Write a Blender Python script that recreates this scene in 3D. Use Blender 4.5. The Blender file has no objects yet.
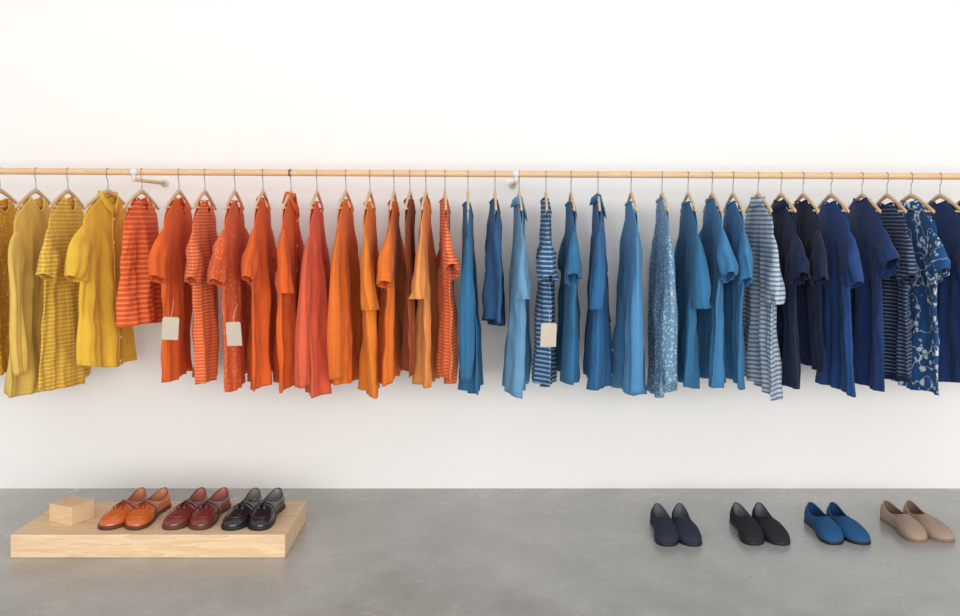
import bpy, bmesh, math, random
from mathutils import Vector, Matrix, noise
random.seed(7)
F=880.0; D=4.0; H=1.22; HY=220.0; RD=0.36
ZOOM=None
def srgb(r,g,b):
    f=lambda c:(c/255/12.92) if c/255<=0.04045 else ((c/255+0.055)/1.055)**2.4
    return (f(r),f(g),f(b),1)
def X_at(px,d): return (px-480)*(D-d)/F
def Z_at(py,d): return H-(py-HY)*(D-d)/F
scene=bpy.context.scene
try: scene.view_settings.view_transform='Standard'
except Exception: pass

# ---------------------------------------------------------------- materials
def base_mat(name,rough=0.8,spec=0.3):
    m=bpy.data.materials.new(name); m.use_nodes=True
    nt=m.node_tree; b=nt.nodes['Principled BSDF']
    b.inputs['Roughness'].default_value=rough
    b.inputs['Specular IOR Level'].default_value=spec
    return m,nt,b
def N(nt,t,**kw):
    n=nt.nodes.new(t)
    for k,v in kw.items(): setattr(n,k,v)
    return n
def math_n(nt,op,a,b=None):
    n=nt.nodes.new('ShaderNodeMath'); n.operation=op
    for i,v in enumerate((a,b)):
        if v is None: continue
        if isinstance(v,(int,float)): n.inputs[i].default_value=v
        else: nt.links.new(v,n.inputs[i])
    return n.outputs[0]
def mixc(nt,fac,a,b):
    n=nt.nodes.new('ShaderNodeMix'); n.data_type='RGBA'
    if isinstance(fac,(int,float)): n.inputs[0].default_value=fac
    else: nt.links.new(fac,n.inputs[0])
    for i,v in ((6,a),(7,b)):
        if isinstance(v,tuple): n.inputs[i].default_value=v
        else: nt.links.new(v,n.inputs[i])
    return n.outputs[2]
def tex_noise(nt,vec,scale,detail=3,rough=0.5):
    n=nt.nodes.new('ShaderNodeTexNoise'); n.inputs['Scale'].default_value=scale
    n.inputs['Detail'].default_value=detail; n.inputs['Roughness'].default_value=rough
    if vec is not None: nt.links.new(vec,n.inputs['Vector'])
    return n.outputs['Fac']
def remap(nt,v,a,b,c=0.0,d=1.0):
    n=nt.nodes.new('ShaderNodeMapRange'); nt.links.new(v,n.inputs[0])
    for i,x in enumerate((a,b,c,d)): n.inputs[i+1].default_value=x
    return n.outputs[0]
def bump(nt,b,h,strength,dist):
    n=nt.nodes.new('ShaderNodeBump'); n.inputs['Strength'].default_value=strength
    n.inputs['Distance'].default_value=dist
    nt.links.new(h,n.inputs['Height']); nt.links.new(n.outputs[0],b.inputs['Normal'])

def fabric(name,c1,c2=None,pat='plain',period=0.02,duty=0.5,fade=0.18):
    m,nt,b=base_mat(name,0.92,0.12)
    b.inputs['Sheen Weight'].default_value=0.10
    tc=N(nt,'ShaderNodeTexCoord'); oc=tc.outputs['Object']
    sx=N(nt,'ShaderNodeSeparateXYZ'); nt.links.new(oc,sx.inputs[0])
    z=sx.outputs['Z']; y=sx.outputs['Y']
    c1=srgb(*c1); c2=srgb(*c2) if c2 else tuple(min(1,x*1.3+0.03) for x in c1[:3])+(1,)
    dark=tuple(x*0.84 for x in c1[:3])+(1,)
    base=mixc(nt,remap(nt,tex_noise(nt,oc,7,4),0.35,0.65),dark,c1)
    def frac(v,per):
        return math_n(nt,'FRACT',math_n(nt,'ADD',math_n(nt,'DIVIDE',v,per),100.0))
    if pat=='stripe':
        wob=math_n(nt,'ADD',z,math_n(nt,'MULTIPLY',tex_noise(nt,oc,30,2),0.003))
        f=remap(nt,frac(wob,period),duty-0.06,duty+0.06)
        col=mixc(nt,f,base,c2)
    elif pat=='grid':
        f=math_n(nt,'MAXIMUM',math_n(nt,'GREATER_THAN',frac(z,period),duty),math_n(nt,'MULTIPLY',math_n(nt,'GREATER_THAN',frac(y,period*1.2),0.8),0.5))
        col=mixc(nt,f,base,c2)
    elif pat=='dots':
        v=N(nt,'ShaderNodeTexVoronoi'); v.inputs['Scale'].default_value=1/period
        nt.links.new(oc,v.inputs['Vector'])
        f=remap(nt,v.outputs['Distance'],duty-0.05,duty+0.05,1,0)
        col=mixc(nt,f,base,c2)
    elif pat=='floral':
        add=N(nt,'ShaderNodeVectorMath',operation='ADD'); nt.links.new(oc,add.inputs[0])
        sc=N(nt,'ShaderNodeVectorMath',operation='SCALE'); nn=N(nt,'ShaderNodeTexNoise'); nn.inputs['Scale'].default_value=14
        nt.links.new(oc,nn.inputs['Vector']); nt.links.new(nn.outputs['Color'],sc.inputs[0]); sc.inputs['Scale'].default_value=0.05
        nt.links.new(sc.outputs[0],add.inputs[1])
        v=N(nt,'ShaderNodeTexVoronoi'); v.feature='F1'; v.inputs['Scale'].default_value=1/period
        nt.links.new(add.outputs[0],v.inputs['Vector'])
        f1=remap(nt,v.outputs['Distance'],duty-0.04,duty+0.04,1,0)
        gate=remap(nt,tex_noise(nt,oc,12,2),0.45,0.50)
        f1=math_n(nt,'MULTIPLY',f1,gate)
        sn=math_n(nt,'ABSOLUTE',math_n(nt,'SUBTRACT',tex_noise(nt,oc,13,1),0.5))
        f2=math_n(nt,'LESS_THAN',sn,0.008)
        col=mixc(nt,math_n(nt,'MAXIMUM',f1,f2),base,c2)
    else:
        col=base
    wh=tuple(min(1,x*1.15+0.09) for x in c1[:3])+(1,)
    col=mixc(nt,remap(nt,tex_noise(nt,oc,220,2),0.3,0.8,0,fade*1.5),col,wh)
    nt.links.new(col,b.inputs['Base Color'])
    h=math_n(nt,'ADD',tex_noise(nt,oc,16,5,0.5),math_n(nt,'MULTIPLY',tex_noise(nt,oc,400,1),0.06))
    bump(nt,b,h,0.55,0.014)
    tr=N(nt,'ShaderNodeBsdfTranslucent'); nt.links.new(col,tr.inputs['Color'])
    mx=N(nt,'ShaderNodeMixShader'); mx.inputs[0].default_value=0.24
    out=nt.nodes['Material Output']
    nt.links.new(b.outputs[0],mx.inputs[1]); nt.links.new(tr.outputs[0],mx.inputs[2]); nt.links.new(mx.outputs[0],out.inputs[0])
    return m
def wood(name,c1,c2,axis=0,scale=1.0,rough=0.55):
    m,nt,b=base_mat(name,rough,0.3)
    tc=N(nt,'ShaderNodeTexCoord'); mp=N(nt,'ShaderNodeMapping')
    s=[14*scale]*3; s[axis]=1.2*scale; mp.inputs['Scale'].default_value=s
    nt.links.new(tc.outputs['Object'],mp.inputs[0])
    f=tex_noise(nt,mp.outputs[0],1.6,6,0.62)
    f2=math_n(nt,'FRACT',math_n(nt,'MULTIPLY',f,7.0))
    col=mixc(nt,remap(nt,f2,0,1,0,0.85),srgb(*c1),srgb(*c2))
    nt.links.new(col,b.inputs['Base Color']); bump(nt,b,f,0.15,0.004)
    return m
def solid(name,c,rough=0.5,spec=0.5,metal=0.0,nscale=40,nb=0.1):
    m,nt,b=base_mat(name,rough,spec); b.inputs['Metallic'].default_value=metal
    tc=N(nt,'ShaderNodeTexCoord')
    f=tex_noise(nt,tc.outputs['Object'],nscale,3)
    c=srgb(*c); d=tuple(x*0.8 for x in c[:3])+(1,)
    nt.links.new(mixc(nt,f,d,c),b.inputs['Base Color'])
    bump(nt,b,f,nb,0.003)
    return m

# ---------------------------------------------------------------- mesh helpers
def make_obj(name,verts,faces,mats,midx=None,smooth=True,loc=(0,0,0)):
    me=bpy.data.meshes.new(name); me.from_pydata([tuple(v) for v in verts],[],faces)
    for m in mats: me.materials.append(m)
    if midx:
        for p,i in zip(me.polygons,midx): p.material_index=i
    if smooth:
        for p in me.polygons: p.use_smooth=True
    me.update()
    ob=bpy.data.objects.new(name,me); scene.collection.objects.link(ob); ob.location=loc
    return ob
class MB:
    def __init__(s): s.v=[];s.f=[];s.m=[]
    def grid(s,rows,mat=0,closed=True,capstart=False,capend=False):
        b=len(s.v); n=len(rows[0])
        for r in rows: s.v.extend(r)
        for i in range(len(rows)-1):
            for j in range(n if closed else n-1):
                k=(j+1)%n
                s.f.append((b+i*n+j,b+i*n+k,b+(i+1)*n+k,b+(i+1)*n+j)); s.m.append(mat)
        if capstart: s.f.append(tuple(b+j for j in range(n))[::-1]); s.m.append(mat)
        if capend: s.f.append(tuple(b+(len(rows)-1)*n+j for j in range(n))); s.m.append(mat)
    def tube(s,pts,r,mat=0,n=8,closed=False,flat=None,caps=True):
        pts=[Vector(p) for p in pts]; rows=[]; L=len(pts)
        prev=None
        for i,p in enumerate(pts):
            if closed: t=pts[(i+1)%L]-pts[i-1]
            else: t=pts[min(i+1,L-1)]-pts[max(i-1,0)]
            if t.length<1e-9: t=Vector((0,0,1))
            t.normalize()
            if prev is None:
                a=Vector((1,0,0)) if abs(t.x)<0.8 else Vector((0,1,0))
            else: a=prev
            a=(a-t*a.dot(t)).normalized(); prev=a
            bb=t.cross(a)
            rr=r[i] if isinstance(r,(list,tuple)) else r
            fl=flat or 1.0
            rows.append([p+a*math.cos(2*math.pi*k/n)*rr*fl+bb*math.sin(2*math.pi*k/n)*rr for k in range(n)])
        if closed:
            rows.append(rows[0]); s.grid(rows,mat)
        else: s.grid(rows,mat,capstart=caps,capend=caps)
    def box(s,c,sz,mat=0):
        b=len(s.v); cx,cy,cz=c; x,y,z=[k/2 for k in sz]
        s.v.extend([Vector((cx+i*x,cy+j*y,cz+k*z)) for i in(-1,1) for j in(-1,1) for k in(-1,1)])
        for f in ((0,1,3,2),(4,6,7,5),(0,4,5,1),(2,3,7,6),(0,2,6,4),(1,5,7,3)):
            s.f.append(tuple(b+i for i in f)); s.m.append(mat)
    def obj(s,name,mats,**kw): return make_obj(name,s.v,s.f,mats,s.m,**kw)
def sm(x): x=max(0,min(1,x)); return x*x*(3-2*x)

# ---------------------------------------------------------------- room
wm,nt,b=base_mat('wall_paint',0.85,0.2)
tc=N(nt,'ShaderNodeTexCoord')
f=tex_noise(nt,tc.outputs['Object'],0.6,3)
nt.links.new(mixc(nt,f,srgb(240,238,235),srgb(245,243,241)),b.inputs['Base Color'])
bump(nt,b,tex_noise(nt,tc.outputs['Object'],120,3),0.08,0.002)
fm,nt,b=base_mat('polished_concrete',0.38,0.5)
tc=N(nt,'ShaderNodeTexCoord'); oc=tc.outputs['Object']
a1=tex_noise(nt,oc,1.1,8,0.58); a2=tex_noise(nt,oc,4.0,7,0.66); a3=tex_noise(nt,oc,70,3,0.6)
c=mixc(nt,remap(nt,a1,0.34,0.66),srgb(148,147,141),srgb(178,177,172))
c=mixc(nt,remap(nt,a2,0.42,0.74,0,0.5),c,srgb(200,199,195))
c=mixc(nt,remap(nt,a3,0.5,0.8,0,0.12),c,srgb(124,123,117))
nt.links.new(c,b.inputs['Base Color'])
nt.links.new(remap(nt,a2,0.3,0.7,0.18,0.32),b.inputs['Roughness'])
bump(nt,b,a2,0.04,0.003)
q=MB(); q.box((0,0.1,1.75),(11,0.2,3.9)); q.obj('wall_back',[wm],smooth=False)
q=MB(); q.box((0,-3.9,-0.1),(11,8.0,0.2)); q.obj('floor',[fm],smooth=False)

# ---------------------------------------------------------------- rail
pine=wood('pale_pine',(232,196,156),(214,172,128),0,1.5)
hangw=wood('hanger_wood',(224,192,154),(204,164,120),1,3)
steel=solid('hook_steel',(150,148,145),0.3,0.5,0.9)
white=solid('white_metal',(236,232,226),0.5)
def rail_z(x):
    return Z_at(173.8+x/1.95*2.6,RD)
q=MB()
q.tube([(x,-RD,rail_z(x)) for x in [-2.9+i*5.8/40 for i in range(41)]],0.0135,0,16)
x=X_at(290,RD); q.tube([(x-0.004,-RD,rail_z(x)),(x+0.004,-RD,rail_z(x))],0.0158,1,16)
for px in (134,516):
    x=X_at(px,RD); z=rail_z(x)
    q.tube([(x,-RD,z-0.032),(x,-0.004,z-0.032)],0.008,0,12)
    q.tube([(x,-RD,z-0.036),(x,-RD,z-0.005)],0.009,2,12)
    q.tube([(x-0.014,-RD,z),(x+0.014,-RD,z)],0.0158,2,16)
    q.tube([(x,-0.008,z-0.032),(x,0.0,z-0.032)],0.018,2,20)
brass=solid('brass_ring',(150,120,80),0.35,0.5,0.8)
q.obj('clothes_rail',[pine,brass,white])

# ---------------------------------------------------------------- hanger
def hanger_mesh():
    q=MB()
    hk=[]
    for i in range(15):
        a=math.radians(-60+i*240/14)
        hk.append((0,0.0152*math.cos(a),0.0152*math.sin(a)))
    hk=hk+[(0,-0.013,-0.024),(0,-0.002,-0.034),(0,0,-0.05),(0,0,-0.085)]
    q.tube(hk,0.0015,1,8)
    arm=[]
    for i in range(25):
        u=-1+i/12
        arm.append((0,0.195*u,-0.080-0.070*abs(u)**1.25))
    q.tube(arm,[0.0070+0.003*(1-abs(-1+i/12)) for i in range(25)],0,10,flat=0.62)
    q.tube([(0,-0.178,-0.146),(0,0,-0.148),(0,0.178,-0.146)],0.0045,0,8)
    me_ob=q.obj('tmp',[hangw,steel]); me=me_ob.data; bpy.data.objects.remove(me_ob); me.name='wooden_hanger_mesh'
    return me
HM=hanger_mesh()
buttonm=solid('shell_button',(225,222,214),0.3)

# ---------------------------------------------------------------- garment
def garment(name,px,yb,mat,kind='short',T=0.042,yaw=0,twist=0,W=0.215,lean=0,trim=None,zn=-0.098,top=0.22,placket=False):
    rnd=random.Random(int(px*13))
    X=X_at(px,RD); rz=rail_z(X)
    zhem=Z_at(yb,RD+0.16)-rz
    ph=[rnd.uniform(0,6.28) for _ in range(8)]
    gp=px*0.011
    off=Vector((rnd.uniform(-50,50),rnd.uniform(-50,50),0))
    slu=rnd.uniform(-0.022,0.022); sls=rnd.uniform(-0.018,0.018)
    def ztop(u,side):
        a=abs(u)
        sh=zn-0.085*max(0,(a-0.33))/0.67
        if a<0.33:
            dip=0.060 if side>0 else 0.016
            return zn-dip*(1-(a/0.33)**2)
        return sh-0.02*max(0,a-0.85)/0.15
    NT,MT=112,56
    def P(th,t):
        cu=math.cos(th); su=math.sin(th)
        u=math.copysign(abs(cu)**0.9,cu)
        s=math.copysign(abs(su)**1.0,su)
        Wt=W*(1+0.02*sm(t*2.5))*(1-0.06*sm((t-0.1)/0.5))*(1+0.02*t)
        zt=ztop(u,su); z=zt+(zhem-zt)*t
        th0=0.007+0.014*max(0,1-(abs(u)/0.33)**2)
        Tt=th0*(1-sm(t*4))+T*(top+(1-top)*t**0.9)*sm(t*4.5)*(0.85+0.2*math.sin(2*th+ph[6]))
        x=s*Tt
        k=sm(t*1.8)*(0.4+0.6*t)
        x+=k*0.018*math.sin(4.2*u+gp+1.3*t)
        x+=k*0.009*math.sin(9*u+gp*2-1.0*t)
        for fr,am,pp in ((5.5,0.012,ph[2]),(10.5,0.007,ph[7])):
            a1=abs(math.sin(fr*u+pp+1.7*(1 if s>0 else -1)*min(1,abs(s)*3)+0.8*t))
            x+=k*am*s*(1-2.2*a1**0.7)
        y=Wt*u+0.010*k*math.sin(3*t+ph[3])
        y+=k*0.007*math.sin(5*th+ph[4])*abs(u)
        nv=noise.noise(Vector((u*2.2,t*3.2,s*1.0))+off)
        n2=noise.noise(Vector((u*5+t*3,t*7-u*3,s*1.6))+off)
        x+=s*nv*0.016*k+n2*0.007*sm(t*5); y+=k*0.010*noise.noise(Vector((t*4,u*2,3))+off)
        z+=t*(0.006*math.sin(3*u+ph[5])+slu*u+sls*s)
        x+=lean*t
        r=math.radians(twist)*t
        return Vector((x*math.cos(r)-y*math.sin(r),x*math.sin(r)+y*math.cos(r),z))
    q=MB()
    rows=[[P(2*math.pi*j/NT,i/MT) for j in range(NT)] for i in range(MT+1)]
    q.grid(rows,0)
    if trim is not None:
        for i in range(len(q.m)):
            if i//NT>=MT-2: q.m[i]=1
    q.tube([P(2*math.pi*j/NT,0.972) for j in range(NT)],0.0016,0,4,closed=True)
    pts=[]
    for j in range(NT):
        th=2*math.pi*j/NT; cu=math.cos(th)
        if abs(math.copysign(abs(cu)**0.9,cu))<0.345: pts.append(P(th,0.0)+Vector((0,0,0.001)))
    if placket:
        cen=sum(pts,Vector())/len(pts)
        ft=max(range(len(pts)),key=lambda i:pts[i].x-pts[i].z*0.5)
        pts=pts[ft:]+pts[:ft+1]
        r0,r1,r2,r3=[],[],[],[]
        nP=len(pts)
        for i,p in enumerate(pts):
            o=Vector((p.x-cen.x,p.y-cen.y,0)); o=o.normalized() if o.length>1e-6 else Vector((1,0,0))
            tip=1.0+0.9*max(0,1-min(i,nP-1-i)/(nP*0.10))
            r0.append(p); r1.append(p+o*0.002+Vector((0,0,0.018)))
            r2.append(p+o*0.006+Vector((0,0,0.019))); r3.append(p+o*0.014*1.0+Vector((0,0,-0.014*tip)))
        q.grid([r0,r1,r2,r3],0,closed=False)
        th=math.pi/2
        L_=[P(th-0.055,t/40)+Vector((0.0035,0,0)) for t in range(41)]; R_=[P(th+0.055,t/40)+Vector((0.0035,0,0)) for t in range(41)]
        q.grid([L_,R_],0,closed=False)
        for t in [0.06+0.15*i for i in range(7)]:
            c_=P(th,t)+Vector((0.0045,0,0)); q.tube([c_,c_+Vector((0.0016,0,0))],0.0055,2,12)
    else:
        q.tube(pts,0.0048,1 if trim is not None else 0,8,closed=True,flat=0.4)
    if kind in('short','long','mid'):
        for sd in(-1,1):
            z0=zn-0.105
            sw=rnd.uniform(-0.020,0.020); dy=rnd.uniform(-0.012,0.012); dl=rnd.uniform(-0.035,0.025)
            if kind=='short':
                path=[(W-0.055,z0-0.080),(W-0.012,z0-0.098),(W+0.024+dy,z0-0.14),(W+0.050+dy,z0-0.195+dl)]; A=[0.098,0.096,0.092,0.092]; B=0.029; sc_=0.80
            elif kind=='mid':
                path=[(W-0.055,z0-0.085),(W-0.01,z0-0.12),(W+0.022+dy,z0-0.22),(W+0.028+dy,z0-0.30+dl)]; A=[0.098,0.092,0.082,0.078]; B=0.028; sc_=0.74
            else:
                Ls=min(0.62,-(zhem)-0.16)+dl
                path=[(W-0.055,z0-0.085),(W-0.008,z0-0.13),(W+0.012+dy,z0-0.34),(W+0.0+dy,z0-Ls)]; A=[0.098,0.084,0.062,0.046]; B=0.022; sc_=0.66
            K=28; R=36; rr=[]
            def sp(s,arr):
                n=len(arr)-1; i=min(int(s*n),n-1); fr=s*n-i
                p0=arr[max(i-1,0)];p1=arr[i];p2=arr[i+1];p3=arr[min(i+2,n)]
                def c(a,b,c_,d): return 0.5*((2*b)+(-a+c_)*fr+(2*a-5*b+4*c_-d)*fr*fr+(-a+3*b-3*c_+d)*fr**3)
                if isinstance(p0,tuple): return tuple(c(*v) for v in zip(p0,p1,p2,p3))
                return c(p0,p1,p2,p3)
            for i in range(K+1):
                s=i/K
                c0=sp(s,path); c1_=sp(min(1,s+0.02),path); cm=sp(max(0,s-0.02),path)
                tg=Vector((0,sd*(c1_[0]-cm[0]),c1_[1]-cm[1])).normalized()
                nrm=Vector((0,-tg.z,tg.y))
                a=sp(s,A); bx=0.011+(B-0.007)*sm(s*1.3)
                ce=Vector((sw*s*(1.5 if kind=='long' else 1)+lean*0.3*s,sd*c0[0],c0[1]))
                ring=[]
                for j in range(R):
                    t=2*math.pi*j/R
                    st=math.sin(t); st=math.copysign(abs(st)**1.2,st)
                    p=ce+nrm*(a*sc_)*math.cos(t)
                    p.x+=bx*st*(1-0.5*s*abs(math.sin(2.5*math.cos(t)*2+ph[3])))
                    nz=noise.noise(Vector((math.cos(t)*1.5,s*3,sd*4+st*0.5))+off)
                    p.x+=0.016*nz*(0.2+s); p.y+=0.006*nz*s
                    r=math.radians(twist)*min(1,max(0,(p.z-zn)/(zhem-zn)))
                    x,y=p.x,p.y; p.x=x*math.cos(r)-y*math.sin(r); p.y=x*math.sin(r)+y*math.cos(r)
                    ring.append(p)
                rr.append(ring)
            n0=len(q.m); q.grid(rr,0)
            if trim is not None:
                for i in range(n0,len(q.m)):
                    if (i-n0)//R>=K-1: q.m[i]=1
            q.tube(rr[K-2],0.0014,0,4,closed=True)
    mats=[mat,(trim if trim is not None else mat),buttonm]
    ob=q.obj(name,mats,loc=(X,-RD,rz)); ob.rotation_euler=(0,0,math.radians(yaw))
    s=ob.modifiers.new('cloth_thickness','SOLIDIFY'); s.thickness=0.0018; s.offset=0
    h=bpy.data.objects.new('wooden_clothes_hanger',HM); scene.collection.objects.link(h)
    h.location=(X,-RD,rz); h.rotation_euler=(0,0,math.radians(yaw))
    return ob

M={}
def fb(k,*a,**kw): M[k]=fabric('fabric_'+k,*a,**kw)
fb('mustard_dots',(236,178,44),(252,218,124),'dots',0.014,0.35)
fb('yellow_pale',(253,214,112))
fb('yellow_grid',(246,190,44),(254,228,136),'grid',0.016,0.68)
fb('yellow',(255,206,72))
fb('red_stripe',(246,102,42),(252,164,112),'stripe',0.020,0.68)
fb('orange',(254,134,50))
fb('orange_red',(252,116,46))
fb('coral',(250,114,78))
fb('orange_stripe',(250,108,52),(253,166,118),'stripe',0.013,0.6)
fb('orange_dots',(248,112,54),(252,160,114),'dots',0.013,0.30)
fb('orange_bright',(255,150,50))
fb('orange_light',(255,172,92))
fb('rust',(172,88,48))
fb('teal',(58,128,176))
fb('denim',(56,104,150))
fb('light_blue',(120,174,212))
fb('blue',(54,118,172))
fb('blue2',(72,142,194))
fb('steel_blue',(94,162,212))
fb('blue_stripe',(54,98,148),(176,204,222),'stripe',0.018,0.66)
fb('light_stripe',(212,224,234),(84,116,152),'stripe',0.018,0.60)
fb('speckle',(122,168,202),(216,230,238),'dots',0.011,0.34)
fb('navy',(34,64,118))
fb('navy2',(40,80,144))
fb('dark_navy',(26,42,78))
fb('dark_stripe',(34,50,86),(136,156,186),'stripe',0.015,0.74)
fb('floral',(40,96,156),(230,240,246),'floral',0.026,0.38,fade=0.08)
fb('ink',(30,54,102))
navytrim=fabric('fabric_navy_rib',(22,38,82))

G=[
 #name px yb mat kind T yaw twist
 ('yellow_t_shirt',-38,385,'yellow','short',.040,3,0),
 ('yellow_patterned_t_shirt',0,378,'mustard_dots','short',.040,3,0),
 ('yellow_long_sleeve_shirt',36,396,'yellow_pale','long',.040,6,3),
 ('yellow_checked_t_shirt',68,388,'yellow_grid','short',.040,5,-4),
 ('yellow_button_up_shirt',108,370,'yellow','short',.044,-2,-3),
 ('red_striped_knit_top',142,328,'red_stripe','none',.050,0,-4),
 ('orange_t_shirt',179,382,'orange_red','short',.039,5,2),
 ('orange_striped_t_shirt',205,386,'orange_stripe','short',.039,5,4),
 ('orange_patterned_t_shirt',235,385,'orange_dots','short',.038,5,-2),
 ('orange_t_shirt',263,386,'orange_red','short',.040,4,-3),
 ('orange_button_up_shirt',291,388,'orange_red','mid',.040,2,-2),
 ('coral_long_sleeve_shirt',317,396,'coral','long',.040,2,-3),
 ('orange_long_sleeve_shirt',346,389,'orange','long',.052,-1,-4),
 ('orange_t_shirt',370,394,'orange_bright','mid',.038,0,4),
 ('orange_t_shirt',394,384,'orange','short',.040,0,-3),
 ('rust_vest_top',410,372,'rust','none',.014,0,2),
 ('orange_long_sleeve_shirt',426,389,'orange_light','mid',.040,0,3),
 ('red_striped_t_shirt',445,382,'orange_stripe','short',.031,2,0),
 ('blue_long_sleeve_shirt',468,394,'teal','long',.034,0,2),
 ('denim_vest_top',495,327,'denim','none',.046,0,2),
 ('light_blue_button_up_shirt',519,391,'light_blue','mid',.042,0,-3),
 ('blue_striped_t_shirt',546,387,'blue_stripe','short',.043,-2,0),
 ('blue_t_shirt',571,384,'teal','short',.043,-3,-2),
 ('blue_button_up_shirt',598,388,'blue','mid',.045,-4,2),
 ('blue_sweater',631,398,'steel_blue','long',.056,-4,3),
 ('blue_speckled_shirt',662,398,'speckle','long',.038,-5,0),
 ('blue_t_shirt',688,390,'teal','mid',.040,-4,0),
 ('blue_t_shirt',712,388,'blue2','short',.040,-5,0),
 ('blue_t_shirt',733,386,'blue2','short',.036,-4,0),
 ('striped_button_up_shirt',758,392,'light_stripe','mid',.042,-3,-2),
 ('navy_button_up_shirt',781,390,'dark_navy','short',.034,-2,0),
 ('navy_t_shirt',803,368,'dark_navy','short',.034,-3,0),
 ('navy_t_shirt',831,392,'navy2','short',.038,-3,0),
 ('navy_t_shirt',862,390,'navy','short',.038,-4,0),
 ('dark_striped_t_shirt',887,384,'dark_stripe','short',.036,-4,0),
 ('floral_button_up_shirt',911,394,'floral','short',.038,-2,2),
 ('navy_t_shirt',940,386,'navy','short',.038,-4,0),
 ('navy_long_sleeve_shirt',970,386,'ink','long',.038,-3,0),
 ('navy_t_shirt',1004,386,'navy2','short',.038,-3,0),
]
for g in G:
    name,px,yb,mk,kind,T,yaw,tw=g[:8]
    rr=random.Random(int(px*7+5))
    none=kind=='none'
    garment(name,px,yb,M[mk],kind,T,yaw+rr.uniform(-1.5,1.5),tw+rr.uniform(-2,2),zn=-0.092-rr.uniform(0,0.026) if not none else -0.105,
            W=0.185 if none else 0.208+rr.uniform(-0.010,0.012),lean=rr.uniform(-0.010,0.010),trim=navytrim if mk in('dark_navy','dark_stripe') else None,top=0.6 if none else 0.46,placket='button_up' in name)

# price tags
tagm=solid('tag_card',(206,192,176),0.8,0.2); strm=solid('tag_string',(225,215,200),0.9,0.1)
for px,py0,py1,d,rz_ in ((171,317,340,0.675,12),(233,322,346,0.675,-10),(549,323,347,0.675,6)):
    x=X_at(px,d); zt=Z_at(py0,d); zb=Z_at(py1,d); w=0.060
    q=MB(); h=zt-zb
    o=[(-w/2,-h),(w/2,-h),(w/2,-0.006),(w/2-0.006,0),(-w/2+0.006,0),(-w/2,-0.006)]
    b0=len(q.v)
    for yy in(-0.0008,0.0008): q.v.extend([Vector((a,yy,c_)) for a,c_ in o])
    q.f.append(tuple(range(b0,b0+6))); q.m.append(0); q.f.append(tuple(range(b0+11,b0+5,-1))); q.m.append(0)
    for i in range(6):
        j=(i+1)%6; q.f.append((b0+i,b0+6+i,b0+6+j,b0+j)); q.m.append(0)
    q.tube([(0,0,-0.006),(0.003,0.008,0.03),(0.0,0.05,0.06)],0.0007,1,6)
    ob=q.obj('price_tag',[tagm,strm],smooth=False,loc=(x,-d,zt)); ob.rotation_euler=(math.radians(3),math.radians(rz_*0.3),math.radians(rz_))

# ---------------------------------------------------------------- display platform + block
plank=wood('platform_pine',(236,208,172),(216,180,138),0,0.8,0.5)
blockw=wood('block_wood',(228,200,162),(208,172,130),0,2.5,0.6)
d0,d1=0.445,0.825; ht=0.084
xl=X_at(10,d1); xr=X_at(285,d1)
q=MB(); q.box(((xl+xr)/2,-(d0+d1)/2,ht/2),(xr-xl,d1-d0,ht))
pf=q.obj('wooden_display_platform',[plank],smooth=False)
bv=pf.modifiers.new('b','BEVEL'); bv.width=0.004; bv.segments=2
q=MB(); q.box((0,0,0.034),(0.118,0.105,0.068)); q.tube([(0,0,0.066),(0,0,0.0695)],0.012,0,20)
bk=q.obj('wooden_block',[blockw],smooth=False,loc=(X_at(72,0.66),-0.66,ht)); bk.rotation_euler=(0,0,math.radians(-24))
bv=bk.modifiers.new('b','BEVEL'); bv.width=0.002; bv.segments=2

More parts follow.
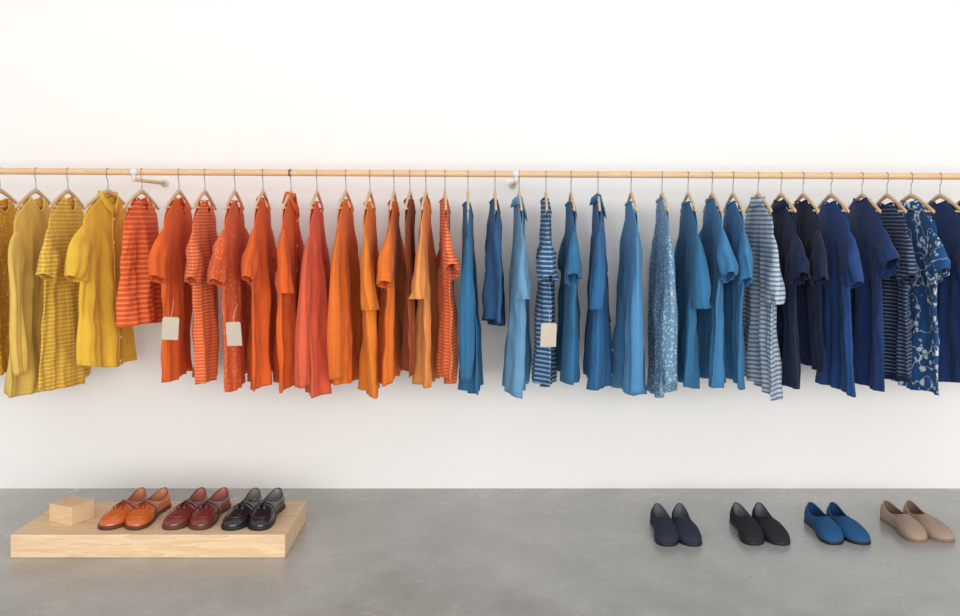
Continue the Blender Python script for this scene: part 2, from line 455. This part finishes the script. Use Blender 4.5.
# ---------------------------------------------------------------- shoes
def shoe(name,x,d_heel,z0,yaw,up,lin,sole,style,mirror=1,L=0.285,trim=None):
    NP=80
    BALL=0.0455
    OW=0.0300 if style=='loafer' else 0.0275
    def prof(s,heelw,waist,ball):
        if s<0.16: return heelw*math.sqrt(max(0,1-((0.16-s)/0.16)**2))
        if s<0.42: k=sm((s-0.16)/0.26); return heelw+(waist-heelw)*k
        if s<0.72: k=sm((s-0.42)/0.30); return waist+(ball-waist)*k
        k=(s-0.72)/0.28
        return ball*math.sqrt(max(0,1-k**2.9))
    def outline(phi,sc=1.0,grow=0.0):
        s=0.5-0.5*math.cos(phi if phi<=math.pi else 2*math.pi-phi)
        side=1 if phi<=math.pi else -1
        hw=prof(s,0.034,0.034,BALL)*sc
        hw+=grow*min(1,math.sin(math.acos(max(-1,min(1,1-2*s))))*3)
        cx=-mirror*0.010*math.sin(math.pi*s)+mirror*0.004*s
        return Vector((side*hw+cx,-(s*(L+2*grow)-grow),0)),s,side
    op_len=0.57 if style=='slipon' else 0.52
    def topline(phi):
        p,s,side=outline(phi)
        yl=0.008+s*(op_len*L-0.008)
        w=OW*(max(0,math.sin(math.pi*s**0.9)))**0.5 if 0<s<1 else 0
        cx=-mirror*0.010*math.sin(math.pi*yl/L)
        z=0.072-0.022*math.sin(math.pi*min(1,s*1.05))+(-0.006 if style=='loafer' else -0.008)*s
        return Vector((side*w+cx,-yl,z))
    SZ=0.014 if style=='loafer' else 0.012
    def S(phi,t):
        p0,s,side=outline(phi,1.0); p0.z=SZ
        p2=topline(phi)
        p1=outline(phi,1.10)[0].copy()
        p1.z=0.050-0.008*sm((s-0.5)/0.5)
        if s<0.3: p1.y+=0.006*(1-s/0.3)
        if s>0.7: p1.y-=0.004*(s-0.7)/0.3
        return p0*(1-t)**2+p1*2*t*(1-t)+p2*t*t
    q=MB()
    ph=[2*math.pi*i/NP for i in range(NP)]
    q.grid([[S(a,j/16) for a in ph] for j in range(17)],0)
    lin_rows=[]
    for j in range(7):
        t=j/6; r=[]
        for a in ph:
            tp=topline(a)
            w=prof(min(0.99,max(0.02,-tp.y/L)),0.030,0.029,0.040)
            cx=-mirror*0.010*math.sin(math.pi*(-tp.y)/L)
            b0=Vector((cx+(tp.x-cx)/OW*w*0.93,tp.y*0.96-0.004,0.022))
            r.append(tp.copy() if j==0 else tp.lerp(b0,t))
        lin_rows.append(r)
    q.grid(lin_rows,1,capend=True)
    q.tube([topline(a)+Vector((0,0,0.0005)) for a in ph],0.0019,3,6,closed=True)
    g=0.0035 if style=='loafer' else 0.0016
    sr=[]
    for z,gr in ((0.0,g*0.4),(0.002,g),(SZ-0.003,g),(SZ+0.0002,g*0.6),(SZ+0.001,-0.004)):
        r=[]
        for a in ph:
            p,s,_=outline(a,1.0,gr)
            zz=z+0.004 if style=='loafer' and z<0.006 and 0.28<s<0.45 else z
            r.append(Vector((p.x,p.y,zz)))
        sr.append(r)
    q.grid(sr,2,capstart=True)
    if style=='loafer':
        q.tube([S(math.pi*(0.60+0.80*i/36),0.46)+Vector((0,0,0.0005)) for i in range(37)],0.0022,0,6)
        def across(yt,lift):
            out=[]
            for i in range(161):
                a=math.pi*(0.40+1.2*i/160)
                if S(a,0).y>yt or S(a,1).y<yt: continue
                lo,hi=0.0,1.0
                for _ in range(24):
                    m_=(lo+hi)/2
                    if S(a,m_).y<yt: lo=m_
                    else: hi=m_
                out.append(S(a,(lo+hi)/2))
            L_=[0]
            for i in range(1,len(out)): L_.append(L_[-1]+(out[i]-out[i-1]).length)
            res=[]
            for k in range(25):
                d=L_[-1]*k/24; j=0
                while j<len(L_)-2 and L_[j+1]<d: j+=1
                f_=(d-L_[j])/max(1e-9,L_[j+1]-L_[j]); p=out[j].lerp(out[j+1],f_)
                nx=(p.x+mirror*0.010)/0.045
                nrm=Vector((nx,-0.25,max(0.15,1-abs(nx)))).normalized()
                res.append(p+nrm*lift)
            return res
        y0=-(op_len*L)-0.002
        q.grid([across(y0,0.0002),across(y0-0.001,0.0030),across(y0-0.014,0.0034),across(y0-0.027,0.0030),across(y0-0.028,0.0002)],3,closed=False)
        mid_=across(y0-0.012,0.0050); top=mid_[12]
        cx=top.x; yb=top.y; zb=top.z
        # two tassels hanging forward from a small knot on the strap
        for sd in(-1,1):
            e=Vector((cx+sd*0.007,yb-0.016,zb-0.0030))
            q.tube([(cx+sd*0.001,yb-0.001,zb+0.001),(cx+sd*0.005,yb-0.009,zb+0.0005),e],0.0020,3,6)
            q.tube([e+Vector((-sd*0.001,0.003,0.001)),e+Vector((sd*0.001,-0.004,-0.0012)),e+Vector((sd*0.002,-0.009,-0.003)),e+Vector((sd*0.005,-0.030,-0.0105))],[0.0036,0.0056,0.0046,0.0085],3,10,flat=0.8)
        q.tube([(cx-0.005,yb,zb+0.0012),(cx+0.005,yb,zb+0.0012)],0.0044,3,8)
    else:
        for a0 in (0.66,1.34):
            q.tube([S(math.pi*a0,t)+Vector((0,0,0.0008)) for t in [0.35+i*0.065 for i in range(11)]],0.0011,3,5)
    ob=q.obj(name,[up,lin,sole,trim or up],loc=(x,-d_heel,z0)); ob.rotation_euler=(0,0,math.radians(yaw))
    return ob
def leather(n,c): 
    return solid('leather_'+n,c,0.2,0.7,nscale=30,nb=0.06)
def canvas(n,c): return solid('canvas_'+n,c,0.9,0.15,nscale=350,nb=0.5)
tan=leather('tan',(208,102,42)); tan2=leather('tan2',(146,60,26)); tanl=leather('tanlining',(200,136,98))
bur=leather('burgundy',(118,46,42)); bur2=leather('burgundy2',(84,28,28)); burl=leather('burglining',(180,110,98))
blk=leather('black',(30,31,36)); blkl=leather('blacklining',(130,126,124))
soleb=solid('sole_brown',(90,50,30),0.6); solek=solid('sole_black',(22,22,24),0.6)
def pair(name,pxL,pxR,dh,z0,mats,style,sole,trim=None,y1=0,y2=0,dd=0.0):
    up,lin=mats
    dc=dh+0.14
    shoe(name,X_at(pxL,dc),dh,z0,y1,up,lin,sole,style,mirror=-1,trim=trim)
    shoe(name,X_at(pxR,dc),dh+dd,z0,y2,up,lin,sole,style,mirror=1,trim=trim)
pair('tan_leather_loafer',129,153,0.495,ht,(tan,tanl),'loafer',soleb,tan2,-6,-5,0.0)
pair('burgundy_leather_loafer',191,215,0.495,ht,(bur,burl),'loafer',soleb,bur2,-6,-5,0.0)
pair('black_leather_loafer',247,271,0.50,ht,(blk,blkl),'loafer',solek,None,-5,-4,0.0)
cn=canvas('charcoal_navy',(52,56,70)); cb=canvas('black',(46,47,52)); cbl=canvas('blue',(44,90,136)); cbe=canvas('beige',(172,150,132))
lg=canvas('grey_lining',(112,112,120)); lb=canvas('blue_lining',(32,64,104)); lbe=canvas('beige_lining',(124,102,86))
solebe=solid('sole_beige',(140,114,94),0.8)
pair('charcoal_slip_on_shoe',663.5,687.5,0.43,0,(cn,lg),'slipon',solek,None,-2,-3)
pair('black_slip_on_shoe',745.5,769.5,0.42,0,(cb,lg),'slipon',solek,None,-1,0)
pair('blue_slip_on_shoe',822.5,846,0.415,0,(cbl,lb),'slipon',solek,None,-1,1)
pair('beige_slip_on_shoe',900.5,925,0.39,0,(cbe,lbe),'slipon',solebe,None,2,3)

# ---------------------------------------------------------------- light
w=bpy.data.worlds.new('World'); scene.world=w; w.use_nodes=True
bg=w.node_tree.nodes['Background']; bg.inputs[0].default_value=(0.985,0.99,1.0,1); bg.inputs[1].default_value=0.78
def area(name,loc,rot,sx,sy,en,col=(1,1,1)):
    l=bpy.data.lights.new(name,'AREA'); l.shape='RECTANGLE'; l.size=sx; l.size_y=sy; l.energy=en; l.color=col
    o=bpy.data.objects.new(name,l); scene.collection.objects.link(o); o.location=loc; o.rotation_euler=[math.radians(a) for a in rot]
area('window_light',(0.8,-7.0,1.5),(86,0,6),7,2.6,325,(1,0.985,0.965))
# ---------------------------------------------------------------- camera
cam=bpy.data.cameras.new('camera'); co=bpy.data.objects.new('camera',cam); scene.collection.objects.link(co)
co.location=(0,-D,H); co.rotation_euler=(math.radians(90),0,0)
cam.sensor_width=36; cam.lens=F/960*36; cam.shift_y=-(308-HY)/960
if ZOOM:
    cx,cy,zz=ZOOM; cam.lens*=zz; cam.shift_x=(cx-480)/960*zz; cam.shift_y=-(cy-HY)/960*zz
scene.camera=co
